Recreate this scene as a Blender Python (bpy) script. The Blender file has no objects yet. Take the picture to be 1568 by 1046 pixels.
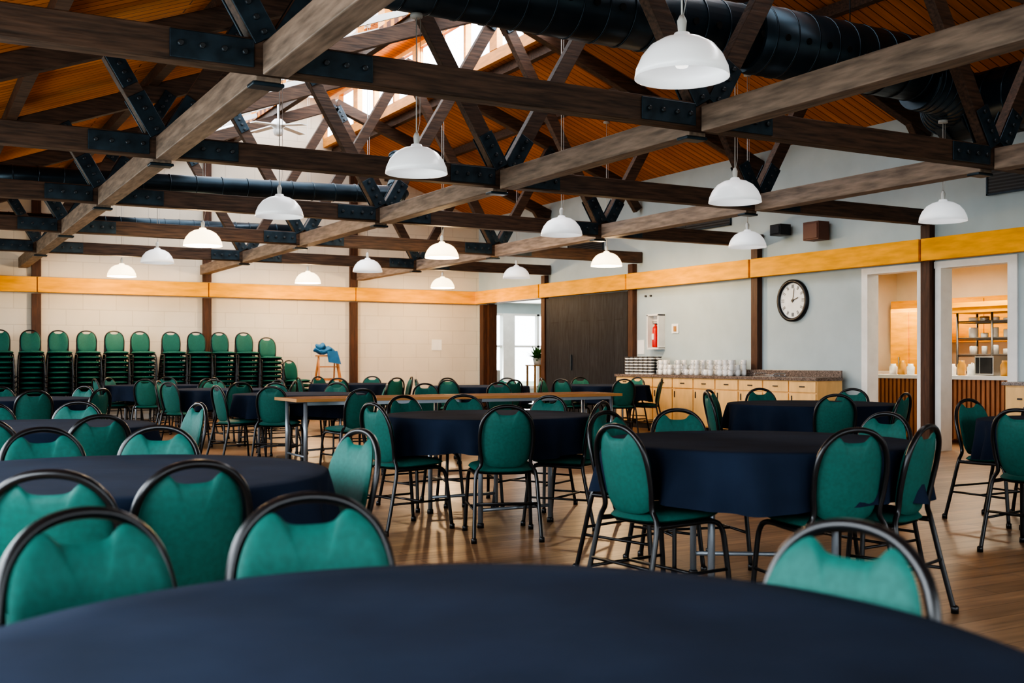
import bpy, math, random
from mathutils import Vector, Matrix
random.seed(4)
YAW = math.radians(29.2)
SN, CS = math.sin(YAW), math.cos(YAW)
def W(d, l):            # survey coordinates (distance ahead / to the right of the standpoint) -> room axes
    return (d*SN + l*CS, d*CS - l*SN)
scene = bpy.context.scene

# ------------------------------------------------------------------ materials
def newmat(name):
    m = bpy.data.materials.new(name); m.use_nodes = True
    nt = m.node_tree; b = nt.nodes["Principled BSDF"]
    return m, nt, b
def mat(name, col, rough=0.6, metal=0.0, nscale=None, nvec=(1,1,1), amt=0.25, bump=0.0, emis=None, estr=0, spec=0.5, sheen=0):
    m, nt, b = newmat(name)
    b.inputs["Base Color"].default_value = (*col, 1)
    b.inputs["Roughness"].default_value = rough
    b.inputs["Metallic"].default_value = metal
    b.inputs["Specular IOR Level"].default_value = spec
    if nscale is None: nscale = 6.0; amt = min(amt, 0.06)
    tc = nt.nodes.new("ShaderNodeTexCoord"); mp = nt.nodes.new("ShaderNodeMapping")
    mp.inputs["Scale"].default_value = nvec
    nz = nt.nodes.new("ShaderNodeTexNoise"); nz.inputs["Scale"].default_value = nscale; nz.inputs["Detail"].default_value = 5
    cr = nt.nodes.new("ShaderNodeValToRGB")
    cr.color_ramp.elements[0].position = 0.3; cr.color_ramp.elements[1].position = 0.7
    cr.color_ramp.elements[0].color = (*[max(0, c*(1-amt)) for c in col], 1)
    cr.color_ramp.elements[1].color = (*[min(1, c*(1+amt)) for c in col], 1)
    L = nt.links
    L.new(tc.outputs["Object"], mp.inputs["Vector"]); L.new(mp.outputs[0], nz.inputs["Vector"])
    L.new(nz.outputs["Fac"], cr.inputs[0]); L.new(cr.outputs[0], b.inputs["Base Color"])
    if bump:
        bp = nt.nodes.new("ShaderNodeBump"); bp.inputs["Strength"].default_value = bump; bp.inputs["Distance"].default_value = 0.01
        L.new(nz.outputs["Fac"], bp.inputs["Height"]); L.new(bp.outputs[0], b.inputs["Normal"])
    if emis:
        b.inputs["Emission Color"].default_value = (*emis, 1); b.inputs["Emission Strength"].default_value = estr
    if sheen: b.inputs["Sheen Weight"].default_value = sheen
    return m
def brickmat(name, c1, c2, mortar, bw, rh, ms, axes="xy", rough=0.5, bump=0.3, grain=0.3, gvec=(2,30,1), offset=0.37, spec=0.5, coat=0):
    m, nt, b = newmat(name); L = nt.links
    tc = nt.nodes.new("ShaderNodeTexCoord")
    sp = nt.nodes.new("ShaderNodeSeparateXYZ"); cb = nt.nodes.new("ShaderNodeCombineXYZ")
    L.new(tc.outputs["Object"], sp.inputs[0])
    ix = {"x":0,"y":1,"z":2}
    L.new(sp.outputs[ix[axes[0]]], cb.inputs[0]); L.new(sp.outputs[ix[axes[1]]], cb.inputs[1])
    bt = nt.nodes.new("ShaderNodeTexBrick")
    bt.inputs["Color1"].default_value = (*c1,1); bt.inputs["Color2"].default_value = (*c2,1); bt.inputs["Mortar"].default_value = (*mortar,1)
    bt.inputs["Scale"].default_value = 1; bt.inputs["Brick Width"].default_value = bw; bt.inputs["Row Height"].default_value = rh
    bt.inputs["Mortar Size"].default_value = ms; bt.inputs["Mortar Smooth"].default_value = 0.3; bt.offset = offset
    L.new(cb.outputs[0], bt.inputs["Vector"])
    mp = nt.nodes.new("ShaderNodeMapping"); mp.inputs["Scale"].default_value = gvec
    nz = nt.nodes.new("ShaderNodeTexNoise"); nz.inputs["Scale"].default_value = 1.0; nz.inputs["Detail"].default_value = 6; nz.inputs["Distortion"].default_value = 0.6
    L.new(cb.outputs[0], mp.inputs[0]); L.new(mp.outputs[0], nz.inputs["Vector"])
    mx = nt.nodes.new("ShaderNodeMix"); mx.data_type = 'RGBA'; mx.blend_type = 'MULTIPLY'
    cr = nt.nodes.new("ShaderNodeValToRGB")
    cr.color_ramp.elements[0].position = 0.3; cr.color_ramp.elements[1].position = 0.7
    g = 1-grain; cr.color_ramp.elements[0].color = (g,g,g,1)
    L.new(nz.outputs["Fac"], cr.inputs[0])
    mx.inputs[0].default_value = 1.0
    L.new(bt.outputs["Color"], mx.inputs[6]); L.new(cr.outputs[0], mx.inputs[7]); L.new(mx.outputs[2], b.inputs["Base Color"])
    bp = nt.nodes.new("ShaderNodeBump"); bp.inputs["Strength"].default_value = bump; bp.inputs["Distance"].default_value = 0.01; bp.invert = True
    L.new(bt.outputs["Fac"], bp.inputs["Height"]); L.new(bp.outputs[0], b.inputs["Normal"])
    b.inputs["Roughness"].default_value = rough; b.inputs["Specular IOR Level"].default_value = spec
    b.inputs["Coat Weight"].default_value = coat
    return m

M_floor = brickmat("floor_planks", (0.42,0.25,0.135), (0.26,0.15,0.078), (0.10,0.06,0.035), 1.3, 0.16, 0.003, "xy", rough=0.36, grain=0.5, gvec=(1.5,22,1))
M_ceil = brickmat("ceiling_planks", (0.68,0.23,0.025), (0.54,0.17,0.016), (0.12,0.03,0.006), 3.5, 0.13, 0.008, "xy", rough=0.6, grain=0.3, gvec=(1,18,1), spec=0.25)
M_block = brickmat("painted_block", (0.70,0.64,0.54), (0.68,0.62,0.52), (0.55,0.50,0.42), 0.6, 0.3, 0.006, "xz", rough=0.7, grain=0.06, gvec=(2,2,2), offset=0.5)
M_wallr = mat("painted_plaster", (0.43,0.505,0.52), 0.8, nscale=3, amt=0.04)
M_kwall = mat("kitchen_paint", (0.80,0.72,0.58), 0.8, nscale=3, amt=0.04)
M_white = mat("white_trim", (0.74,0.74,0.72), 0.5)
M_timber = mat("dark_timber", (0.062,0.033,0.020), 0.62, nscale=3, nvec=(1.2,9,14), amt=0.6, bump=0.3)
M_timber2 = mat("daylit_timber", (0.19,0.137,0.103), 0.62, nscale=3, nvec=(9,1.2,9), amt=0.4, bump=0.3)  # paler timber colour, with daylight on the longitudinal beams put into it
M_post = mat("post_timber", (0.070,0.028,0.014), 0.6, nscale=4, nvec=(9,9,1), amt=0.4)
M_steel = mat("blackened_steel", (0.022,0.040,0.056), 0.42, metal=0.4, nscale=9, amt=0.4)
M_bolt = mat("bolt_steel", (0.06,0.07,0.08), 0.4, metal=0.7)
M_band = mat("varnished_pine", (0.84,0.38,0.018), 0.5, nscale=2.0, nvec=(1.2,1.2,7), amt=0.18, spec=0.2)
M_wframe = mat("window_pine", (0.62,0.25,0.035), 0.4, nscale=3.0, nvec=(1.2,1.2,7), amt=0.2)
M_duct = mat("black_duct", (0.022,0.040,0.056), 0.32, metal=0.55, nscale=5, amt=0.2)  # bluish lift in the base colour stands in for the duct's sheen
M_ducthole = mat("duct_hole", (0.001,0.001,0.001), 0.9)
M_fabric = mat("teal_vinyl", (0.0115,0.100,0.082), 0.62, nscale=60, amt=0.12, bump=0.05, spec=0.28)
M_frame = mat("black_tube", (0.008,0.008,0.009), 0.28, metal=0.1)
M_cloth = mat("charcoal_cloth", (0.0125,0.0200,0.0380), 0.95, nscale=3, amt=0.25, spec=0.12, bump=0.5)
M_leg = mat("grey_metal_leg", (0.30,0.34,0.38), 0.35, metal=0.6)
M_tabwood = mat("table_laminate", (0.16,0.060,0.020), 0.7, nscale=3, nvec=(1,12,1), amt=0.3, spec=0.06)
M_tabedge = mat("table_edge", (0.42,0.21,0.07), 0.5)
M_shade = mat("white_enamel_glow", (0.88,0.89,0.90), 0.25, emis=(.92,.96,1.0), estr=0.32)  # weak emission added so the shade looks bright white
M_shadeon = mat("opal_shade_lit", (0.9,0.82,0.66), 0.4, emis=(1.0,0.78,0.46), estr=3.0)
M_bulb = mat("lit_bulb", (1,0.9,0.7), 0.4, emis=(1.0,0.85,0.6), estr=12)
M_bulboff = mat("added_glow_bulb", (0.8,0.8,0.78), 0.2, emis=(1,.97,.92), estr=1.5)  # faint glow added inside the pendants not switched on
M_fan = mat("fan_white", (0.85,0.85,0.83), 0.35)
M_cord = mat("pale_cord", (0.5,0.5,0.48), 0.5)
M_blackwood = brickmat("black_boards", (0.026,0.030,0.038), (0.036,0.041,0.050), (0.008,0.008,0.010), 3.0, 0.28, 0.004, "zy", rough=0.55, grain=0.6, gvec=(3,30,1), spec=0.25)
M_maple = mat("maple_cabinet", (0.74,0.46,0.19), 0.45, nscale=3, nvec=(4,4,1), amt=0.1)
M_granite = mat("granite", (0.16,0.12,0.10), 0.25, nscale=60, amt=0.8)
M_ceramic = mat("white_ceramic", (0.82,0.82,0.80), 0.2)
M_black = mat("black_plastic", (0.01,0.01,0.012), 0.4)
M_red = mat("extinguisher_red", (0.55,0.02,0.015), 0.3)
M_slat = mat("slat_wood", (0.36,0.15,0.06), 0.5, nscale=4, nvec=(6,6,1), amt=0.2)
M_ladder = mat("ladder_wood", (0.42,0.17,0.06), 0.5, nscale=5, nvec=(5,5,1), amt=0.2)
M_blue = mat("blue_cloth", (0.02,0.13,0.30), 0.8, nscale=8, amt=0.2)
M_leaf = mat("leaf_green", (0.05,0.20,0.03), 0.5, nscale=8, amt=0.4)
M_paper = mat("paper", (0.85,0.85,0.82), 0.7)
M_speaker = mat("speaker_brown", (0.13,0.05,0.03), 0.5)
M_grille = brickmat("vent_grille", (0.05,0.055,0.06), (0.05,0.055,0.06), (0.003,0.003,0.003), 4, 0.04, 0.012, "yz", rough=0.5, grain=0.1)
M_chrome = mat("steel_rack", (0.45,0.45,0.46), 0.25, metal=0.9)
M_rack = mat("rack_wire", (0.10,0.10,0.10), 0.4, metal=0.6)
M_amber = mat("amber_jar", (0.55,0.28,0.06), 0.3)
M_panel = mat("light_diffuser", (1,1,1), 0.5, emis=(1.0,0.93,0.8), estr=4)
M_ground = mat("outside_ground", (0.25,0.30,0.20), 0.9, nscale=1, amt=0.3)

# ------------------------------------------------------------------ mesh builder
class MB:
    def __init__(s): s.v=[]; s.f=[]; s.m=[]; s.s=[]
    def face(s, idx, m=0, sm=False): s.f.append(tuple(idx)); s.m.append(m); s.s.append(sm)
    def hexa(s, P, m=0):
        b=len(s.v); s.v += [tuple(p) for p in P]
        for q in ((0,3,2,1),(4,5,6,7),(0,1,5,4),(1,2,6,5),(2,3,7,6),(3,0,4,7)): s.face([b+i for i in q], m)
    def box(s, x0,y0,z0,x1,y1,z1, m=0):
        if x0>x1: x0,x1=x1,x0
        if y0>y1: y0,y1=y1,y0
        if z0>z1: z0,z1=z1,z0
        s.hexa([(x0,y0,z0),(x1,y0,z0),(x1,y1,z0),(x0,y1,z0),(x0,y0,z1),(x1,y0,z1),(x1,y1,z1),(x0,y1,z1)], m)
    def beam(s, p, q, w, h, m=0):
        p=Vector(p); q=Vector(q); d=(q-p).normalized()
        side = d.cross(Vector((0,0,1)))
        if side.length<1e-3: side=Vector((0,1,0))
        side.normalize(); up=side.cross(d).normalized()
        a=side*(w/2); c=up*(h/2)
        s.hexa([p-a-c,p+a-c,p+a+c,p-a+c,q-a-c,q+a-c,q+a+c,q-a+c], m)
    def tube(s, pts, r, m=0, n=8, cap=True, sm=True):
        pts=[Vector(p) for p in pts]; N=len(pts); b=len(s.v); prev=None
        for i,p in enumerate(pts):
            t=(pts[min(i+1,N-1)]-pts[max(i-1,0)]).normalized()
            if prev is None:
                ref=Vector((0,0,1)) if abs(t.z)<0.9 else Vector((1,0,0))
                a=t.cross(ref).normalized()
            else: a=(prev-t*prev.dot(t)).normalized()
            prev=a; c=t.cross(a)
            rr=r[i] if isinstance(r,(list,tuple)) else r
            for k in range(n):
                th=2*math.pi*k/n; s.v.append(tuple(p+a*(rr*math.cos(th))+c*(rr*math.sin(th))))
        for i in range(N-1):
            for k in range(n):
                s.face([b+i*n+k, b+i*n+(k+1)%n, b+(i+1)*n+(k+1)%n, b+(i+1)*n+k], m, sm)
        if cap:
            s.face([b+k for k in range(n)][::-1], m); s.face([b+(N-1)*n+k for k in range(n)], m)
    def lathe(s, prof, c=(0,0,0), m=0, n=24, sm=True):
        b=len(s.v)
        for r,z in prof:
            for k in range(n):
                th=2*math.pi*k/n; s.v.append((c[0]+r*math.cos(th), c[1]+r*math.sin(th), c[2]+z))
        for i in range(len(prof)-1):
            for k in range(n):
                s.face([b+i*n+k, b+i*n+(k+1)%n, b+(i+1)*n+(k+1)%n, b+(i+1)*n+k], m, sm)
    def pad(s, bnd, fn, T, m=0, c=(0,0)):
        R=[0.0,0.35,0.65,0.84,0.94,1.0]; n=len(bnd)
        def t(r): return T*(max(0,1-r**3.2))**0.5
        for side in (1,-1):
            b=len(s.v); s.v.append(fn(c[0],c[1],side*t(0)))
            for r in R[1:]:
                for (u,v) in bnd:
                    s.v.append(fn(c[0]+(u-c[0])*r, c[1]+(v-c[1])*r, side*t(r)))
            for k in range(n):
                q=[b, b+1+k, b+1+(k+1)%n]; s.face(q if side>0 else q[::-1], m, True)
            for i in range(len(R)-2):
                for k in range(n):
                    q=[b+1+i*n+k, b+1+(i+1)*n+k, b+1+(i+1)*n+(k+1)%n, b+1+i*n+(k+1)%n]
                    s.face(q if side>0 else q[::-1], m, True)
    def add(s, o, M):
        b=len(s.v); s.v += [tuple(M @ Vector(p)) for p in o.v]
        s.f += [tuple(i+b for i in f) for f in o.f]; s.m += o.m; s.s += o.s
    def mesh(s, name, mats):
        me=bpy.data.meshes.new(name); me.from_pydata(s.v,[],s.f)
        for k in mats: me.materials.append(k)
        me.polygons.foreach_set("material_index", s.m); me.polygons.foreach_set("use_smooth", s.s)
        me.update(); return me
    def obj(s, name, mats, loc=(0,0,0), bevel=0):
        o=put(s.mesh(name,mats), name, loc)
        if bevel:
            md=o.modifiers.new("bevel","BEVEL"); md.width=bevel; md.segments=2; md.limit_method='ANGLE'
        return o
def put(me, name, loc=(0,0,0), rot=0):
    o=bpy.data.objects.new(name, me); scene.collection.objects.link(o)
    o.location=loc; o.rotation_euler=(0,0,rot); return o
def cr(pts, k=4):
    P=[Vector(p) for p in pts]; out=[]
    for i in range(len(P)-1):
        p0=P[max(i-1,0)]; p1=P[i]; p2=P[i+1]; p3=P[min(i+2,len(P)-1)]
        for j in range(k):
            t=j/k
            out.append(0.5*((2*p1)+(p2-p0)*t+(2*p0-5*p1+4*p2-p3)*t*t+(3*p1-p0-3*p2+p3)*t**3))
    out.append(P[-1]); return out

# ------------------------------------------------------------------ room shell
XL, XR, YB, YF = -0.95, 11.46, 22.05, -2.5
RX, SL = 6.9, 0.38
def roof(x): return 6.05 - SL*abs(x-RX)
def chordz(x): return 5.80 - SL*abs(x-RX)
TY = [0.21, 3.33, 6.45, 9.57, 12.69, 15.81, 18.93]

b=MB(); b.box(-1.2,-2.7,-0.12,17.2,27.3,0.0); b.obj("floor",[M_floor])
b=MB(); b.box(-60,-60,-0.3,60,60,-0.2); b.obj("outside_ground",[M_ground])

def gable(y0, y1, zlo):
    b=MB()
    xs=[XL-0.15, 2.0, 6.0, 6.0001, 7.8, 7.8001, XR+0.15]
    zt=[roof(XL-.15), roof(2), roof(6), 6.65, 6.65, roof(7.8), roof(XR+.15)]
    for i in range(6):
        if xs[i+1]-xs[i]<0.01: continue
        b.hexa([(xs[i],y0,zlo),(xs[i+1],y0,zlo),(xs[i+1],y1,zlo),(xs[i],y1,zlo),(xs[i],y0,zt[i]),(xs[i+1],y0,zt[i+1]),(xs[i+1],y1,zt[i+1]),(xs[i],y1,zt[i])])
    return b
gable(YB,YB+0.15,0).obj("wall_back",[M_block])
b=gable(YF-0.15,YF,2.5)
b.box(XL-.15,YF-.15,0,XR+.15,YF,0.8)
for x0,x1 in ((XL-.15,-0.4),(2.4,2.9),(5.7,6.2),(8.9,9.3),(11.2,XR+.15)): b.box(x0,YF-.15,0.8,x1,YF,2.5)
b.obj("wall_front",[M_wallr])
b=MB(); b.box(XL-.15,YF,0,XL,YB,0.9); b.box(XL-.15,YF,2.35,XL,YB,3.06)
for y in [YF+0.15]+TY+[YB-0.2]: b.box(XL-.15,y-0.22,0.9,XL,y+0.22,2.35)
b.obj("wall_left",[M_wallr])
k=0
ys=[YF+0.15]+TY+[YB-0.2]
for i in range(len(ys)-1):
    y0,y1=ys[i]+.22, ys[i+1]-.22
    if y1-y0<0.5: continue
    k+=1; b=MB()
    for a,c in ((y0,y0+.05),(y1-.05,y1),((y0+y1)/2-.03,(y0+y1)/2+.03)): b.box(XL-.12,a,0.9,XL-.04,c,2.35)
    b.box(XL-.12,y0,0.9,XL-.04,y1,0.95); b.box(XL-.12,y0,2.30,XL-.04,y1,2.35)
    b.obj("window_%d"%k,[M_white])
b=MB(); TW=XR+.15
for y0,y1 in ((YF,8.4),(9.4,9.72),(10.6,19.19),(21.58,YB)): b.box(XR,y0,0,TW,y1,roof(XR))
b.box(XR,8.4,2.33,TW,9.4,roof(XR)); b.box(XR,9.72,2.33,TW,10.6,roof(XR)); b.box(XR,19.19,2.40,TW,21.58,roof(XR))
b.obj("wall_right",[M_wallr])
def slab(b,xa,xb,ya,yb,t=0.1,m=0):
    za,zb=roof(xa),roof(xb)
    b.hexa([(xa,ya,za),(xb,ya,zb),(xb,yb,zb),(xa,yb,za),(xa,ya,za+t),(xb,ya,zb+t),(xb,yb,zb+t),(xa,yb,za+t)],m)
b=MB(); Y0,Y1=YF-.15,YB+.15
SKX0,SKX1,SKY0,SKY1=3.5,5.7,11.0,21.4  # opening added in left slope; bright sky stands in for brightly lit planks
slab(b,XL-.5,SKX0,Y0,Y1); slab(b,SKX0,SKX1,Y0,SKY0); slab(b,SKX0,SKX1,SKY1,Y1); slab(b,SKX1,6.0,Y0,Y1)
slab(b,7.8,XR+.15,Y0,Y1)
# raised monitor: right slope decked, left slope glazed between bars
b.hexa([(6.95,Y0,6.85),(8.0,Y0,6.62),(8.0,Y1,6.62),(6.95,Y1,6.85),(6.95,Y0,6.93),(8.0,Y0,6.7),(8.0,Y1,6.7),(6.95,Y1,6.93)])
b.obj("ceiling",[M_ceil])
for nm,x in (("left",6.0),("right",7.8)):
    b=MB(); x0,x1=x-.04,x+.04
    b.box(x0,Y0,5.62,x1,Y1,5.80); b.box(x0,Y0,6.52,x1,Y1,6.60)
    y=Y0; i=0
    while y<Y1:
        w=0.035 if i%3 else 0.12
        b.box(x0-.01,y-w,5.80,x1+.01,y+w,6.52); y+=0.95; i+=1
    b.obj("clerestory_window_frame",[M_wframe])
b=MB()
y=SKY0
while y<=SKY1+.01:
    b.beam((SKX0,y,roof(SKX0)+.05),(SKX1,y,roof(SKX1)+.05),0.05,0.08); y+=0.98
b.beam((4.6,SKY0,roof(4.6)+.05),(4.6,SKY1,roof(4.6)+.05),0.05,0.06)
y=Y0+.05
while y<Y1:
    b.beam((5.95,y,6.66),(6.9,y,6.87),0.05,0.06); y+=0.95
b.beam((6.9,Y0,6.87),(6.9,Y1,6.87),.08,.08)
b.obj("added_skylight_frame",[M_white])  # includes bars of the added opening in the left slope
b=MB()
for x in (-0.4,1.0,2.45,3.4,5.8,8.0,9.2,10.4):
    b.box(x-.05,YF,chordz(x)+.10,x+.05,YB,chordz(x)+.235)
b.obj("ceiling_purlins",[M_timber])

# ------------------------------------------------------------------ trusses
def truss(Y):
    b=MB(); bz=2.96; x1=XR-.02
    def mem(p,q,w,h): b.beam((p[0],Y,p[1]),(q[0],Y,q[1]),w,h,0)
    mem((XL+.02,bz),(x1,bz),0.13,0.19)
    mem((XL+.3,chordz(XL+.3)+.04),(RX,5.80),0.13,0.19); mem((RX,5.80),(x1,chordz(x1)),0.13,0.19)
    nodes=(1.95,5.25,8.55)
    def hit(x,s):
        lo,hi=0,3.0
        for _ in range(40):
            md=(lo+hi)/2
            if bz+1.7*md < chordz(x+s*md): lo=md
            else: hi=md
        return (x+s*lo, bz+1.7*lo)
    def plate(p,q,h):
        for sg in (-1,1):
            yy=Y+sg*.072
            b.beam((p[0],yy,p[1]),(q[0],yy,q[1]),0.012,h,1)
        P=Vector((p[0],0,p[1])); Q=Vector((q[0],0,q[1]))
        for t in (0.12,0.37,0.63,0.88):
            c=P.lerp(Q,t)
            b.tube([(c.x,Y-.077,c.z),(c.x,Y-.10,c.z)],0.020,2,6,sm=False)
    for x in nodes:
        for sg in (-1,1):
            t=hit(x,sg); s0=(x+sg*0.04,bz+.07)
            mem(s0,t,0.10,0.15)
            dv=Vector((t[0]-s0[0],t[1]-s0[1])).normalized()
            plate((s0[0]+dv.x*.03,s0[1]+dv.y*.03),(s0[0]+dv.x*.40,s0[1]+dv.y*.40),0.16)
            plate((x+sg*.13,bz),(x+sg*.62,bz),0.165)
            plate((t[0]-dv.x*.05,t[1]-dv.y*.05),(t[0]-dv.x*.35,t[1]-dv.y*.35),0.14)
    mem((x1-.05,3.80),(11.12,4.16),0.10,0.15)
    b.obj("roof_truss",[M_timber,M_steel,M_bolt],bevel=0.006)
for Y in TY: truss(Y)
for x in (1.95,5.25,8.55):
    b=MB(); ys=TY+[YB]
    for i in range(len(ys)-1):
        b.box(x-.08,ys[i]+.07,2.84,x+.08,ys[i+1]-.07 if i<len(ys)-2 else YB-.10,3.03)
        b.box(x-.10,ys[i]+.07,2.815,x+.10,ys[i]+.20,2.84,1)
    b.obj("longitudinal_beam",[M_timber2,M_steel],bevel=0.008)

# ------------------------------------------------------------------ posts & band
for x in (2.18,5.32,8.42):
    b=MB(); b.box(x-.08,YB-.09,0,x+.08,YB-.001,2.38); b.box(x-.08,YB-.09,2.70,x+.08,YB-.001,roof(x)-.12); b.obj("timber_post",[M_post])
RY=[0.21,3.33,6.45,9.56,12.75,16.0,19.05]
for y in RY:
    b=MB(); b.box(XR-.10,y-.07,0,XR-.001,y+.07,2.86)
    b.obj("timber_post",[M_post])
b=MB(); b.box(XR-.12,21.6,0,XR-.001,21.78,2.38); b.obj("timber_post",[M_post])
n=0
ys=[YF]+RY+[YB-.16]
for i in range(len(ys)-1):
    n+=1; b=MB(); b.box(XR-.20,ys[i]+.02,2.40,XR-.101,ys[i+1]-.02,2.68); b.obj("trim_%d"%n,[M_band],bevel=0.006)
xs=[XL,2.18,5.32,8.42,XR-.1]
for i in range(4):
    n+=1; b=MB(); b.box(xs[i]+.01,YB-.20,2.40,xs[i+1]-.01,YB-.091,2.68); b.obj("trim_%d"%n,[M_band],bevel=0.006)
b=MB(); b.box(XL,YB-.03,0,XR,YB,0.1); b.obj("baseboard_back",[M_white])
b=MB()
for y0,y1 in ((YF,8.3),(15.8,19.1)): b.box(XR-.02,y0,0,XR,y1,0.1)
b.obj("baseboard_right",[M_white])
for i,(y0,y1) in enumerate(((8.4,9.4),(9.72,10.6))):
    n+=1; b=MB(); e=.025
    for xa,xb in ((XR-.03,XR-.001),(TW+.001,TW+.03)):
        b.box(xa,y0-.10,0,xb,y0+e,2.33-e); b.box(xa,y1-e,0,xb,y1+(.06 if i==0 else .08),2.33-e); b.box(xa,y0-.10,2.33-e,xb,y1+.08,2.39)
    b.box(XR-.001,y0+.001,0,TW+.001,y0+e,2.33-e); b.box(XR-.001,y1-e,0,TW+.001,y1-.001,2.33-e); b.box(XR-.001,y0+.001,2.33-e,TW+.001,y1-.001,2.329)
    b.obj("trim_%d"%n,[M_white])
n+=1; b=MB(); b.box(XR-.03,19.13,0,TW+.02,19.22,2.39,0); b.box(XR-.03,21.50,0,TW+.02,21.59,2.39,0); b.obj("trim_%d"%n,[M_post])
b=MB(); b.box(XR-.075,16.12,0.02,XR-.025,18.96,2.385,0)
b.box(XR-.095,17.98,0.95,XR-.075,18.02,1.25,1)
b.obj("door_1",[M_blackwood,M_steel])

# ------------------------------------------------------------------ side rooms
b=MB()
b.box(16.0,6.9,0,16.15,14.1,2.75); b.box(TW,6.8,0,16.15,6.9,2.75); b.box(TW,14.1,0,17.0,14.2,2.75)
b.obj("wall_kitchen",[M_kwall])
b=MB(); b.box(TW,6.8,2.75,16.15,14.2,2.85); b.box(TW,14.2,2.75,17.15,27.2,2.85); b.obj("ceiling_side_rooms",[M_white])
b=MB(); b.box(17.0,14.2,0,17.15,27.2,2.75); b.box(TW-.15,22.2,0,TW,27.2,2.75)
b.box(TW,27.0,0,12.9,27.15,2.75); b.box(16.8,27.0,0,17.0,27.15,2.75); b.box(12.9,27.0,2.45,16.8,27.15,2.75); b.box(12.9,27.0,0,16.8,27.15,0.35)
b.obj("wall_hall",[M_wallr])
b=MB()
for x in (12.9,13.7,14.75,15.05,15.9,16.72): b.box(x,26.98,0.35,x+.08,27.1,2.45)
b.box(12.9,26.98,1.5,16.8,27.1,1.56); b.box(12.9,26.98,.33,16.8,27.1,.40); b.box(12.9,26.98,2.4,16.8,27.1,2.46)
b.box(14.75,26.9,0.35,15.13,26.98,2.45)
b.obj("window_hall",[M_white])
for (x,y) in ((13.2,10.3),(14.2,12.4),(13.4,8.6)):
    b=MB(); b.box(x-.3,y-.6,2.69,x+.3,y+.6,2.742,0); b.box(x-.34,y-.64,2.71,x+.34,y+.64,2.749,1); b.obj("ceiling_light_panel",[M_panel,M_white])
b=MB(); b.box(12.75,7.6,0.05,13.35,13.2,0.88,1); b.box(12.68,7.55,0.88,13.42,13.25,0.93,2)
y=7.62
while y<13.2: b.box(12.715,y,0.06,12.75,y+.045,0.875,0); y+=.075
b.obj("serving_counter",[M_slat,M_slat,M_ceramic])
b=MB()
for x in (13.9,14.35):
    for y in (9.3,9.9,10.5,11.1): b.tube([(x,y,0),(x,y,1.85)],0.017,0,8)
for z in (0.5,0.95,1.2,1.45,1.7):
    for t in range(8): b.tube([(13.9+.45*t/7,9.3,z),(13.9+.45*t/7,11.1,z)],0.006,0,5)
    for x in (13.9,14.35): b.tube([(x,9.3,z+.02),(x,11.1,z+.02)],0.012,0,5)
b.box(13.78,9.2,1.85,14.47,11.2,1.93,1); b.box(13.74,9.16,1.93,14.51,11.24,2.0,1)
for z in (0.96,1.21,1.46,1.71):
    for i in range(9):
        y=9.45+i*0.19; r=random.uniform(.04,.07); h=random.uniform(.08,.17)*(0.6 if z>1.7 else 1)
        b.lathe([(0.001,0),(r,0),(r*1.05,h*.9),(r*.9,h),(0.001,h)],(14.1,y,z+.008),random.choice((2,2,2,4,3)),12)
b.obj("kitchen_shelf_rack",[M_rack,M_band,M_ceramic,M_amber,M_chrome])
b=MB(); b.box(15.4,10.6,0,15.98,13.9,0.9,0); b.box(15.35,10.55,.9,15.98,13.95,.95,1)
b.box(15.62,10.6,1.45,15.98,13.9,2.2,0)
for i in range(5):
    y=10.65+i*.65; b.box(15.38,y,0.08,15.40,y+.6,0.82,0); b.box(15.60,y,1.48,15.62,y+.6,2.17,0)
b.obj("kitchen_cabinet",[M_band,M_ceramic],bevel=0.004)
b=MB(); b.box(14.6,12.2,0,15.1,13.0,2.0,0)
for y in (12.22,12.62): b.box(14.58,y,0.1,14.6,y+.36,1.95,0); b.box(14.56,y+.16,1.0,14.58,y+.19,1.2,1)
b.obj("pantry_cabinet",[M_band,M_chrome],bevel=0.005)
for (y,k) in ((9.3,1),(10.15,0),(11.2,0),(11.9,1)):
    b=MB()
    for j in range(3):
        yy=y+j*.16; h=.16+.05*((j+k)%2)
        b.lathe([(0.001,0),(.055,0),(.06,h*.7),(.04,h*.85),(.04,h),(0.001,h)],(13.0,yy,.93),(j+k)%2,14)
    b.obj("glass_jar_set",[M_ceramic,M_amber])
for y in (8.9,10.85):
    b=MB(); b.lathe([(.001,0),(.13,0),(.13,.03),(.12,.04),(.12,.36),(.10,.40),(.03,.42),(.02,.46),(.001,.46)],(13.05,y,.93),0,20)
    b.box(12.90,y-.02,1.0,12.93,y+.02,1.06,1); b.tube([(13.05,y-.14,1.25),(13.05,y-.12,1.25)],.03,1,8); b.tube([(13.05,y+.12,1.25),(13.05,y+.14,1.25)],.03,1,8)
    b.obj("coffee_urn",[M_chrome,M_black])
b=MB(); b.box(12.95,9.76,.935,13.3,10.06,1.20,0); b.box(12.94,9.78,.96,12.95,9.97,1.18,1); b.box(12.94,9.99,.96,12.95,10.04,1.18,1)
b.obj("microwave_oven",[M_chrome,M_black],bevel=0.005)
px,py=13.22,22.4
b=MB(); b.box(px-.22,py-.22,1.0,px+.22,py+.22,1.03)
for a in (-1,1):
    for c in (-1,1): b.beam((px+a*.18,py+c*.18,0),(px+a*.18,py+c*.18,1.0),.04,.04)
b.box(px-.18,py-.18,.3,px+.18,py+.18,.32); b.obj("plant_stand",[M_tabedge])
b=MB(); b.lathe([(0.001,0),(.09,0),(.13,.16),(.12,.16),(.08,.1),(.001,.1)],(px,py,1.03),0,20)
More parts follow.
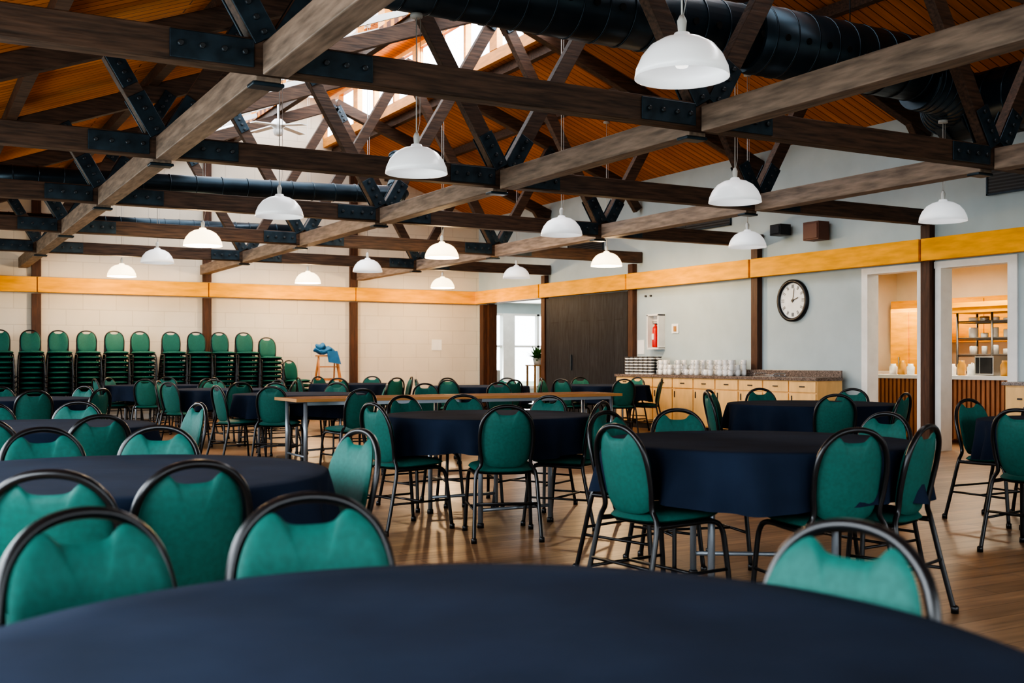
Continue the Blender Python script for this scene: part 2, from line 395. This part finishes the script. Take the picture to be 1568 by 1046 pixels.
for i in range(70):
    a=random.uniform(0,6.28); L=random.uniform(.2,.42); e=random.uniform(.3,1.3); w=.035
    dx,dy=math.cos(a),math.sin(a); pts=[]
    for t in (0,.35,.7,1):
        rr=L*t*math.cos(e); zz=1.15+L*t*math.sin(e)-.12*t*t*(1.4-e)
        ww=w*math.sin(math.pi*min(1,t*.8+.12))
        pts.append(((px+dx*rr-dy*ww,py+dy*rr+dx*ww,zz),(px+dx*rr+dy*ww,py+dy*rr-dx*ww,zz)))
    k0=len(b.v)
    for p,q in pts: b.v+= [p,q]
    for j in range(3): b.face([k0+2*j,k0+2*j+1,k0+2*j+3,k0+2*j+2],1,True)
b.obj("potted_plant",[M_ceramic,M_leaf])
b=MB(); ax,ay=12.55,23.4
b.box(ax-.35,ay-.35,.22,ax+.35,ay+.35,.45); b.box(ax-.35,ay+.25,.45,ax+.35,ay+.38,.9); b.box(ax-.42,ay-.35,.2,ax-.32,ay+.38,.62); b.box(ax+.32,ay-.35,.2,ax+.42,ay+.38,.62)
for a in (-.36,.36):
    for c in (-.3,.32): b.box(ax+a-.03,ay+c-.03,0,ax+a+.03,ay+c+.03,.22,1)
b.obj("hall_armchair",[M_fan,M_post],bevel=0.03)

# ------------------------------------------------------------------ counter with cups
b=MB(); cx0=10.86; y0,y1=10.95,15.72
b.box(cx0+.06,y0+.02,0,XR-.11,y1-.02,0.1,2)
b.box(cx0+.02,y0,0.1,XR-.11,y1,0.86,0)
nd=9; dw=(y1-y0)/nd
for i in range(nd):
    a=y0+i*dw+.012; c=y0+(i+1)*dw-.012
    b.box(cx0,a,0.70,cx0+.02,c,0.85,0); b.box(cx0,a,0.12,cx0+.02,c,0.68,0)
    b.box(cx0-.012,(a+c)/2-.05,.77,cx0,(a+c)/2+.05,.785,2); b.box(cx0-.012,c-.06,.55,cx0,c-.045,.65,2)
b.box(cx0-.02,y0-.02,0.86,XR-.11,y1+.02,0.905,1); b.box(XR-.13,y0,0.905,XR-.105,y1,1.0,1)
b.obj("buffet_cabinet",[M_maple,M_granite,M_black],bevel=0.003)
def mug(b,x,y,z,m=0,s=1.0):
    b.lathe([(0.001,0),(.032*s,0),(.04*s,.012),(.043*s,.09),(.039*s,.09),(.036*s,.015),(0.001,.012)],(x,y,z),m,14)
    b.tube(cr([(x-.04*s,y,z+.075),(x-.07*s,y,z+.065),(x-.07*s,y,z+.03),(x-.038*s,y,z+.022)],3),.006,m,6)
b=MB()
for i in range(6):
    for j in range(2):
        yy=15.58-i*.135; xx=11.02+j*.14
        for kk in range(6):
            b.lathe([(0.001,0),(.05,0),(.058,.022),(.054,.024),(0.001,.018)],(xx,yy,.906+kk*.05),0,14)
            b.lathe([(.056,.024),(.061,.049),(0.001,.049)],(xx,yy,.906+kk*.05),1,14)
b.obj("stacked_soup_bowls",[M_ceramic,M_black])
b=MB()
i=0; yy=14.62
while yy>12.85:
    for j in range(3):
        xx=11.0+j*.13
        for kk in range(random.choice((1,2,3,3))): mug(b,xx,yy+random.uniform(-.01,.01),.906+kk*.075)
    yy-= .125 if random.random()>.2 else .22
b.obj("stacked_coffee_mugs",[M_ceramic])
b=MB(); b.box(10.98,11.9,.906,11.22,12.35,.915,0)
for a in (11.92,12.33): b.tube(cr([(11.0,a,.915),(11.0,a,.95),(11.2,a,.95),(11.2,a,.915)],3),.006,0,6)
for i in range(5): b.tube([(11.05+.03*i,11.98,.925),(11.05+.03*i,12.25,.93)],.006,0,6)
b.obj("cutlery_tray",[M_chrome])

# wall things
def disc(b,c,r,x0,x1,m,n=40):
    b.tube([(x0,c[0],c[1]),(x1,c[0],c[1])],r,m,n,sm=False)
cy,cz=12.0,1.15+0.87
b=MB()
R=0.31; k0=len(b.v); NN=48
prof=[(R,0),(R,.05),(R-.025,.06),(R-.05,.05),(R-.05,.02)]
for r,h in prof:
    for k in range(NN):
        th=2*math.pi*k/NN; b.v.append((XR-h,cy+r*math.cos(th),cz+r*math.sin(th)))
for i in range(len(prof)-1):
    for k in range(NN): b.face([k0+i*NN+k,k0+i*NN+(k+1)%NN,k0+(i+1)*NN+(k+1)%NN,k0+(i+1)*NN+k],0,True)
disc(b,(cy,cz),R-.045,XR-.001,XR-.022,1)
for i in range(12):
    a=i*math.pi/6; s,c=math.sin(a),math.cos(a)
    for o in ((-.010,.010) if i%3 else (-.018,0,.018)):
        b.beam((XR-.025,cy+s*.18+c*o,cz+c*.18-s*o),(XR-.025,cy+s*.235+c*o,cz+c*.235-s*o),.004,.006,0)
for a,L,w in ((math.radians(-70),.12,.012),(math.radians(-10),.18,.009)):
    b.beam((XR-.03,cy-math.sin(a)*.03,cz-math.cos(a)*.03),(XR-.03,cy+math.sin(a)*L,cz+math.cos(a)*L),.004,w,0)
disc(b,(cy,cz),.018,XR-.02,XR-.04,0,12)
b.obj("wall_clock",[M_black,M_paper])
b=MB(); ey,ez=15.28,1.38
for (a0,a1,z0,z1) in ((-.17,-.14,-.03,.55),(.14,.17,-.03,.55),(-.17,.17,-.05,-.02),(-.17,.17,.53,.56)): b.box(XR-.14,ey+a0,ez+z0,XR-.001,ey+a1,ez+z1,0)
b.box(XR-.012,ey-.15,ez-.03,XR-.002,ey+.15,ez+.54,0); b.obj("extinguisher_cabinet",[M_white])
b=MB(); b.lathe([(.001,0),(.055,0),(.06,.02),(.06,.30),(.045,.35),(.02,.37),(.02,.40),(.001,.40)],(XR-.075,ey,ez-.015),0,20)
b.box(XR-.09,ey-.02,ez+.385,XR-.06,ey+.07,ez+.40,1); b.box(XR-.09,ey-.02,ez+.42,XR-.06,ey+.08,ez+.43,1)
b.tube(cr([(XR-.075,ey-.02,ez+.39),(XR-.075,ey-.07,ez+.36),(XR-.075,ey-.085,ez+.2),(XR-.08,ey-.07,ez+.08)],4),.01,1,8)
b.box(XR-.137,ey-.03,ez+.12,XR-.134,ey+.03,ez+.22,2)
b.obj("fire_extinguisher",[M_red,M_black,M_paper])
b=MB(); b.box(XR-.012,15.70,1.25,XR-.002,15.90,1.50); b.obj("wall_notice",[M_paper])
b=MB(); b.box(XR-.02,14.72,1.6,XR-.002,14.90,1.76,0); b.box(XR-.03,14.77,1.63,XR-.02,14.84,1.72,1); b.obj("light_switch",[M_paper,M_tabedge])
b=MB(); b.box(XR-.015,8.05,1.35,XR-.002,8.15,1.48,0); b.box(XR-.024,8.085,1.39,XR-.015,8.115,1.44,0); b.obj("light_switch",[M_paper])
b=MB(); b.box(10.28,YB-.012,1.36,10.52,YB-.002,1.60); b.obj("wall_notice",[M_paper])
for yy in (15.50,15.65):
    b=MB(); b.tube([(XR-.001,yy,2.27),(XR-.03,yy,2.27)],.018,0,10); b.obj("coat_hook",[M_black])
for (y,z,s,m) in ((11.40,2.97,.15,M_speaker),(12.12,3.06,.11,M_black)):
    h=.13 if m is M_speaker else .08
    b=MB(); b.box(XR-.26,y-s,z-h,XR-.05,y+s,z+h,0); b.box(XR-.27,y-s+.02,z-h+.02,XR-.26,y+s-.02,z+h-.02,1 if m is M_black else 0)
    b.box(XR-.06,y-.03,z-.04,XR-.001,y+.03,z+.04,1); b.obj("wall_speaker",[m,M_black],bevel=0.006)
for (y0_,y1_,z0_,z1_) in ((13.4,14.9,3.3,3.6),(7.4,8.7,3.15,3.55),(17.0,18.2,3.15,3.4)):
    b=MB(); b.box(XR-.02,y0_,z0_,XR-.002,y1_,z1_,0)
    for a in (y0_-.02,y1_): b.box(XR-.03,a,z0_-.02,XR-.002,a+.02,z1_+.02,1)
    for a in (z0_-.02,z1_): b.box(XR-.03,y0_-.02,a,XR-.002,y1_+.02,a+.02,1)
    b.obj("air_vent",[M_grille,M_steel])
b=MB(); b.box(10.95,7.2,0.05,XR-.03,8.1,.86,0); b.box(10.92,7.17,.86,XR-.03,8.13,.90,1)
for a in (7.22,7.67): b.box(10.93,a,.1,10.95,a+.41,.84,0); b.box(10.92,a+.2,.7,10.93,a+.26,.72,2)
b.obj("side_cabinet",[M_maple,M_granite,M_black],bevel=0.003)

# ------------------------------------------------------------------ ducts
def duct(pts, r, holes=None, name="spiral_duct"):
    b=MB(); P=[Vector(p) for p in pts]; path=cr(P,6) if len(P)>2 else P
    b.tube(path,r,0,28)
    for i in range(len(path)-1):
        seg=path[i+1]-path[i]; nseg=max(1,int(seg.length/.25)); t=seg.normalized()
        for k in range(nseg):
            c=path[i]+seg*((k+.5)/nseg); b.tube([c-t*.008,c-t*.006,c+t*.006,c+t*.008],[r,r+.007,r+.007,r],0,28,cap=False)
            if holes:
                side=t.cross(Vector((0,0,1))).normalized()
                for s2 in (1,-1):
                    nrm=(side*s2*math.cos(.15)+Vector((0,0,-1))*math.sin(.15)).normalized()
                    cc=c+t*.12+nrm*(r-.002); b.tube([cc,cc+nrm*.012],0.032,1,12,sm=False)
    return b.obj(name,[M_duct,M_ducthole])
duct([(3.3,8.0,4.22),(7.0,8.0,4.22)],.29,True)
duct([(7.0,8.0,4.22),(9.4,8.0,4.22)],.33,True)
duct([(10.3,8.3,3.92),(10.3,3.7,3.92)],.36)
duct([(9.4,8.0,4.1),(9.9,8.0,4.05),(10.25,8.3,3.92)],.30)
duct([(0.7,14.2,3.33),(5.6,14.2,3.45),(6.1,14.3,3.6),(6.25,14.6,4.1)],.12)
duct([(1.2,20.3,3.52),(7.6,20.3,3.62)],.13)
b=MB()
for x in (3.9,5.2,6.3,8.4): b.tube([(x,8.0,4.56),(x,8.0,roof(x) if not 6<x<7.8 else 6.6)],.006,0,5)
b.obj("duct_hanger_rods",[M_steel])

# ------------------------------------------------------------------ pendant lamps
def pendant(on, top):
    b=MB(); n=32
    prof=[(.012,.235),(.04,.235),(.05,.215),(.11,.20),(.17,.165),(.215,.11),(.242,.05),(.25,0),(.246,0),(.236,.05),(.208,.105),(.165,.155),(.1,.19),(.001,.2)]
    b.lathe(prof,(0,0,0),0,n)
    b.lathe([(.02,.235),(.026,.30),(.012,.33),(.001,.33)],(0,0,0),1,12)
    b.tube([(0,0,.32),(0,0,top)],.005,1,6)
    b.tube([(0,0,.29),(.03,0,.42),(.035,0,top)],.0025,1,5)
    b.lathe([(.001,.05),(.03,.055),(.045,.085),(.04,.12),(.02,.15),(.018,.19)],(0,0,0),2,14)
    b.lathe([(.001,top-.03),(.05,top-.03),(.05,top),(.001,top)],(0,0,0),1,14)
    return b.mesh("pendant_lamp",[M_shadeon if on else M_shade, M_cord, M_bulb if on else M_bulboff])
ZR=2.64
for x in (3.6,6.9,9.8):
    for y in (1.77,4.6,8.01,11.13,14.25,17.37,20.49):
        on = y in (14.25,20.49)
        yy=y
        zt = (roof(x) if x!=6.9 else 6.83)-ZR-.005
        if abs(y-8.01)<.1: zt = (4.22-.30-ZR) if x<7.2 else 4.05-.32-ZR
        if x==3.6 and y>10.9: zt=roof(3.46)-.01-ZR
        if abs(y-14.25)<.01: yy=14.45
        xx = x if not (x==3.6 and y>10.9) else 3.44
        put(pendant(on,zt),"pendant_lamp",(xx,yy,ZR))
        if on:
            ld=bpy.data.lights.new("pendant_bulb_light","POINT"); ld.energy=105; ld.color=(1,.70,.40); ld.shadow_soft_size=.08
            lo=bpy.data.objects.new("pendant_bulb_light",ld); scene.collection.objects.link(lo); lo.location=(xx,yy,ZR-.06)
for (x,y,z) in ((5.2,16.88,4.82),):
    b=MB(); b.tube([(x,y,z+.1),(x,y,roof(x)+.02)],.018,0,8)
    b.lathe([(.001,.14),(.06,.13),(.11,.08),(.11,.02),(.07,-.02),(.09,-.05),(.06,-.12),(.001,-.14)],(x,y,z),0,20)
    for i in range(4):
        a=i*math.pi/2+.5; dx,dy=math.cos(a),math.sin(a)
        b.beam((x+dx*.1,y+dy*.1,z+.03),(x+dx*.55,y+dy*.55,z-.01),.13,.015,0)
    b.obj("ceiling_fan",[M_fan])

# ------------------------------------------------------------------ chairs
def chair_mb():
    b=MB()
    half=[(-.215,-.30,0.0),(-.205,-.245,.22),(-.192,-.20,.42),(-.158,-.197,.49),(-.168,-.212,.585),(-.170,-.235,.69),(-.146,-.255,.78),(-.085,-.267,.838),(0,-.271,.856)]
    path=half+[(-x,y,z) for (x,y,z) in half[:-1][::-1]]
    b.tube(cr(path,5),.0125,1,10)
    for s in (-1,1):
        b.tube(cr([(s*.225,.235,0),(s*.212,.205,.28),(s*.205,.185,.385),(s*.198,.13,.422),(s*.193,0,.422),(s*.19,-.13,.42),(s*.192,-.198,.42)],4),.0125,1,8)
        b.tube([(s*.218,.215,.20),(s*.207,-.245,.20)],.008,1,6)
        for p in ((s*.225,.235),(s*.215,-.30)): b.lathe([(.001,0),(.018,0),(.018,.03),(.012,.035)],(p[0],p[1],0),1,8)
    b.tube([(-.207,-.243,.24),(.207,-.243,.24)],.008,1,6)
    b.tube([(-.212,0,.20),(.212,0,.20)],.008,1,6)
    N=28
    def sup(a,bb,e,k):
        th=2*math.pi*k/N; c,s=math.cos(th),math.sin(th)
        return (a*math.copysign(abs(c)**e,c), bb*math.copysign(abs(s)**e,s))
    seat=[]
    for k in range(N):
        u,v=sup(.222,.218,.62,k); u*=1.0+.10*(v/.218); seat.append((u*.95,v))
    b.pad(seat,lambda u,v,t:(u,v+.01,.448+(t if t>0 else t*.7)+.008*(v/.2)),.034,0)
    b.pad([(u*.93,v*.93) for u,v in seat],lambda u,v,t:(u,v+.01,.422+t),.012,1)
    hp=[(0,.462,0),(.07,.465,0),(.122,.482,0),(.150,.525,0),(.160,.595,0),(.162,.69,0),(.152,.745,0),(.131,.790,0),(.104,.818,0),(.082,.828,0),(.066,.820,0),(.052,.806,0),(.030,.800,0),(0,.799,0)]
    c=cr(hp,3)
    bk=[(p.x,p.y-.652) for p in c]+[(-p.x,p.y-.652) for p in c[1:-1][::-1]]
    def fb(u,v,t):
        z=.652+v; y=-.197-.20*max(0,z-.49)+.03*(u/.17)**2
        return (u,y-t,z)
    b.pad(bk,fb,.022,0)
    return b
CH=chair_mb(); chair_me=CH.mesh("dining_chair",[M_fabric,M_frame])
chairs=[]
def chair_world(x,y,rot):
    for (a,c) in chairs:
        if (a-x)**2+(c-y)**2<.26**2: return
    chairs.append((x,y)); put(chair_me,"dining_chair",(x,y,0),rot)
def chair(d,l,td,tl,mind=.84,twist=0):
    bx,by=W(d,l); tx,ty=W(td,tl); v=Vector((bx-tx,by-ty)); L=max(v.length,mind); v.normalize()
    bx,by=tx+v.x*L,ty+v.y*L
    f=Matrix.Rotation(twist,2) @ Vector((-v.x,-v.y))
    chair_world(bx+f.x*.26,by+f.y*.26, math.atan2(-f.x,f.y))
# ------------------------------------------------------------------ round tables
def table_mesh(seed):
    rnd=random.Random(seed); b=MB(); N=180; p1,p2=rnd.uniform(0,6),rnd.uniform(0,6)
    rings=[(0.001,.752,0),(.35,.752,0),(.68,.752,0),(.755,.752,0),(.765,.748,0),(.768,.738,0)]
    K=8
    for j in range(1,K+1): rings.append((.768,.738-.23*j/K,j/K))
    k0=len(b.v)
    for r,z,t in rings:
        for k in range(N):
            th=2*math.pi*k/N
            s1=math.sin(13*th+p1+.9*math.sin(3*th)); s1=math.copysign(abs(s1)**.7,s1)
            w=.036*s1+.018*math.sin(24*th+p2)+.010*math.sin(5*th)
            rr=r+(t**.8)*(w+.018); zz=z+t*.02*math.sin(4*th+p2)
            b.v.append((rr*math.cos(th),rr*math.sin(th),zz))
    for i in range(len(rings)-1):
        for k in range(N): b.face([k0+i*N+k,k0+i*N+(k+1)%N,k0+(i+1)*N+(k+1)%N,k0+(i+1)*N+k],0,True)
    b.lathe([(.001,.725),(.74,.725),(.74,.748),(.001,.748)],(0,0,0),2,48,sm=False)
    for s in (-1,1):
        x=s*.40
        for q in (-1,1): b.tube([(x,q*.28,.725),(x,q*.28,0.0)],.017,1,10); b.lathe([(.001,0),(.024,0),(.024,.03),(.017,.035)],(x,q*.28,0),3,10)
        b.tube([(x,-.28,.12),(x,.28,.12)],.012,1,8); b.tube([(x,-.28,.70),(x,.28,.70)],.014,1,8)
        b.tube([(x,0,.68),(x*.25,0,.715)],.01,1,6)
    return b.mesh("round_table",[M_cloth,M_leg,M_tabedge,M_black])
TM=[table_mesh(i) for i in range(3)]
tb=[(1.38,-.05),(3.84,-1.42),(5.4,1.22),(7.96,-.17),(10.0,2.75),(7.1,3.85),(12.85,-2.5),(6.6,-2.95),(11.2,-5.1),(14.9,-3.9),(17.2,-5.6),(18.2,-2.6),(16.6,-.5),(17.2,1.4)]
for i,(d,l) in enumerate(tb):
    x,y=W(d,l); put(TM[i%3],"round_table",(x,y,0),random.uniform(0,3.1) if i!=2 else 1.0)
T=tb
for (d,l,t) in ((2.09,-.82,0),(2.33,-.43,0),(1.93,.60,0),(3.10,-.90,1),(2.83,-1.2,1),(4.5,-.63,1),(4.74,-1.53,1),(4.6,-1.98,1),
    (5.7,-2.15,7),(5.35,-2.6,7),(7.3,-2.1,7),(7.55,-3.0,7),(7.3,-3.5,7),
    (6.9,-.03,3),(7.3,-.93,3),(7.55,.62,3),(8.75,-.87,3),(9.0,-.40,3),(8.75,.3,3),
    (6.1,.53,2),(4.87,.47,2),(6.4,.97,2),(4.60,1.44,2),(4.86,1.80,2),(5.95,2.04,2),
    (10.5,1.90,4),(9.95,1.78,4),(11.0,2.5,4),(9.1,2.70,4),(10.9,3.4,4),(9.45,3.4,4),
    (8.0,3.35,5),(6.4,2.97,5),(8.1,3.95,5),
    (12.2,-3.3,6),(11.8,-2.6,6),(13.5,-2.9,6),(13.0,-1.5,6),(13.7,-2.2,6),
    (10.4,-4.55,8),(10.9,-4.1,8),(12.0,-4.7,8),(11.9,-5.6,8)):
    chair(d,l,T[t][0],T[t][1])
for t in (9,10,11,12,13):
    for i in range(6):
        a=i*math.pi/3+.3*t
        chair(T[t][0]+.95*math.cos(a),T[t][1]+.95*math.sin(a),T[t][0],T[t][1],twist=random.uniform(-.15,.15))
for (x,y,r) in ((3.95,10.42,0.1),(5.6,11.95,math.pi),(6.6,11.95,math.pi-.1)): chair_world(x,y,r)

for x0 in (3.5,5.52):
    b=MB(); x1=x0+2.0; y0,y1=10.75,11.5
    b.box(x0+.012,y0+.012,.722,x1-.012,y1-.012,.750,0)
    b.box(x0,y0,.718,x0+.012,y1,.750,1); b.box(x1-.012,y0,.718,x1,y1,.750,1); b.box(x0+.012,y0,.718,x1-.012,y0+.012,.750,1); b.box(x0+.012,y1-.012,.718,x1-.012,y1,.750,1)
    for x in (x0+.12,x1-.12):
        for y in (y0+.07,y1-.07):
            b.tube([(x,y,.718),(x,y,.0)],.023,2,12); b.lathe([(.001,0),(.028,0),(.028,.03),(.021,.035)],(x,y,0),3,12)
        b.tube([(x,y0+.07,.15),(x,y1-.07,.15)],.012,2,8)
    b.box(x0+.12,y0+.05,.68,x1-.12,y0+.07,.718,2); b.box(x0+.12,y1-.07,.68,x1-.12,y1-.05,.718,2)
    b.obj("folding_table",[M_tabwood,M_tabedge,M_leg,M_black])

def stack_mesh(n):
    b=MB()
    for i in range(n): b.add(CH, Matrix.Translation((0,.012*i,.092*i)))
    return b.mesh("chair_stack",[M_fabric,M_frame])
S10,S9,S8,S5=stack_mesh(10),stack_mesh(9),stack_mesh(8),stack_mesh(4)
for i,x in enumerate((1.52,2.03,2.50,2.99,3.47,3.95)): put(S10,"chair_stack",(x,21.40+random.uniform(-.05,.02),0),math.pi+random.uniform(-.05,.05))
for x,s in ((4.52,S10),(4.99,S10),(5.45,S10),(5.92,S10),(6.40,S9)): put(s,"chair_stack",(x,21.40+random.uniform(-.04,.02),0),math.pi+random.uniform(-.04,.04))
put(S5,"chair_stack",(6.95,21.35,0),math.pi+.4)

b=MB(); lx,ly=7.55,21.2
for s in (-1,1):
    b.beam((lx+s*.27,ly-.38,0),(lx+s*.19,ly,1.22),.03,.07,0)
    b.beam((lx+s*.25,ly+.38,0),(lx+s*.17,ly+.04,1.18),.025,.045,0)
for i in range(4):
    t=(i+.8)/4.6; w=.27-.08*t
    b.box(lx-w,ly-.38+.38*t-.05,1.22*t-.012,lx+w,ly-.38+.38*t+.06,1.22*t+.012,0)
for z in (.3,.75): 
    t=z/1.18; w=.25-.08*t; b.beam((lx-w,ly+.38-.34*t,z),(lx+w,ly+.38-.34*t,z),.02,.04,0)
b.box(lx-.22,ly-.08,1.215,lx+.22,ly+.10,1.245,0)
for s in (-1,1): b.beam((lx+s*.235,ly-.2,.6),(lx+s*.215,ly+.2,.6),.008,.015,1)
b.obj("step_ladder",[M_ladder,M_steel])
b=MB()
bn=[(.17*math.cos(a)*(1+.25*math.sin(3*a)),.15*math.sin(a)*(1+.2*math.cos(5*a))) for a in [2*math.pi*k/28 for k in range(28)]]
b.pad(bn,lambda u,v,t:(lx-.05+u*1.2,ly+v,1.335+(t if t>0 else t*.9)+.02*math.sin(30*u)+.015*math.cos(40*v)),.065,0)
b.pad([(u*.6,v*.6) for u,v in bn],lambda u,v,t:(lx-.14+u,ly-.03+v,1.42+t+.02*math.sin(40*u)),.06,0)
b.hexa([(lx-.02,ly-.15,1.10),(lx+.24,ly-.16,1.06),(lx+.24,ly-.13,1.06),(lx-.02,ly-.12,1.10),(lx-.05,ly-.15,1.33),(lx+.16,ly-.15,1.33),(lx+.16,ly-.1,1.33),(lx-.05,ly-.1,1.33)],0)
b.obj("blue_folded_cloth",[M_blue])

# ------------------------------------------------------------------ lights
def area(name,loc,target,sx,sy,e,col):
    ld=bpy.data.lights.new(name,"AREA"); ld.shape='RECTANGLE'; ld.size=sx; ld.size_y=sy; ld.energy=e; ld.color=col
    o=bpy.data.objects.new(name,ld); scene.collection.objects.link(o); o.location=loc
    dv=Vector(target)-Vector(loc); o.rotation_euler=dv.to_track_quat('-Z','Y').to_euler(); return o
for i,yc in enumerate((1.77,4.89,8.01,11.13,14.25,17.37)):
    area("window_daylight",(XL-.14,yc,1.62),(XL+5,yc,1.62),2.6,1.4,(110,95,65,50,42,45)[i],(.86,.93,1.0))
for xc,e in ((1.0,35),(4.3,18),(7.55,10),(10.25,8)):
    area("window_daylight",(xc,YF-.14,1.65),(xc,5,1.65),2.4,1.6,e,(.88,.94,1.0))
for yc,e in ((3,50),(8,100),(13,160),(18,170)):
    area("clerestory_daylight",(7.95,yc,6.18),(3.5,yc,4.2),4.8,.6,e,(.95,.97,1.0))
area("hall_daylight",(14.8,26.9,1.4),(14.0,20,1.0),3.6,2.0,260,(.95,.98,1.0))
area("kitchen_light",(13.2,10.3,2.66),(13.2,10.3,0),.6,1.2,70,(1,.85,.64))
area("kitchen_light",(14.2,12.4,2.66),(14.2,12.4,0),.6,1.2,70,(1,.85,.64))

w=bpy.data.worlds.new("overcast_sky"); scene.world=w; w.use_nodes=True
bg=w.node_tree.nodes["Background"]; bg.inputs[0].default_value=(.88,.94,1.0,1); bg.inputs[1].default_value=5.0

cd=bpy.data.cameras.new("camera"); cam=bpy.data.objects.new("camera",cd); scene.collection.objects.link(cam)
cam.location=(0,0,1.15); cam.rotation_euler=(math.radians(90),0,-YAW)
cd.sensor_width=36; cd.lens=36*1672/1568; cd.shift_y=28/1568; cd.clip_start=.05
cd.dof.use_dof=True; cd.dof.focus_distance=9.0; cd.dof.aperture_fstop=3.5
scene.camera=cam
try:
    scene.view_settings.view_transform='AgX'; scene.view_settings.look='AgX - High Contrast'
except Exception: pass
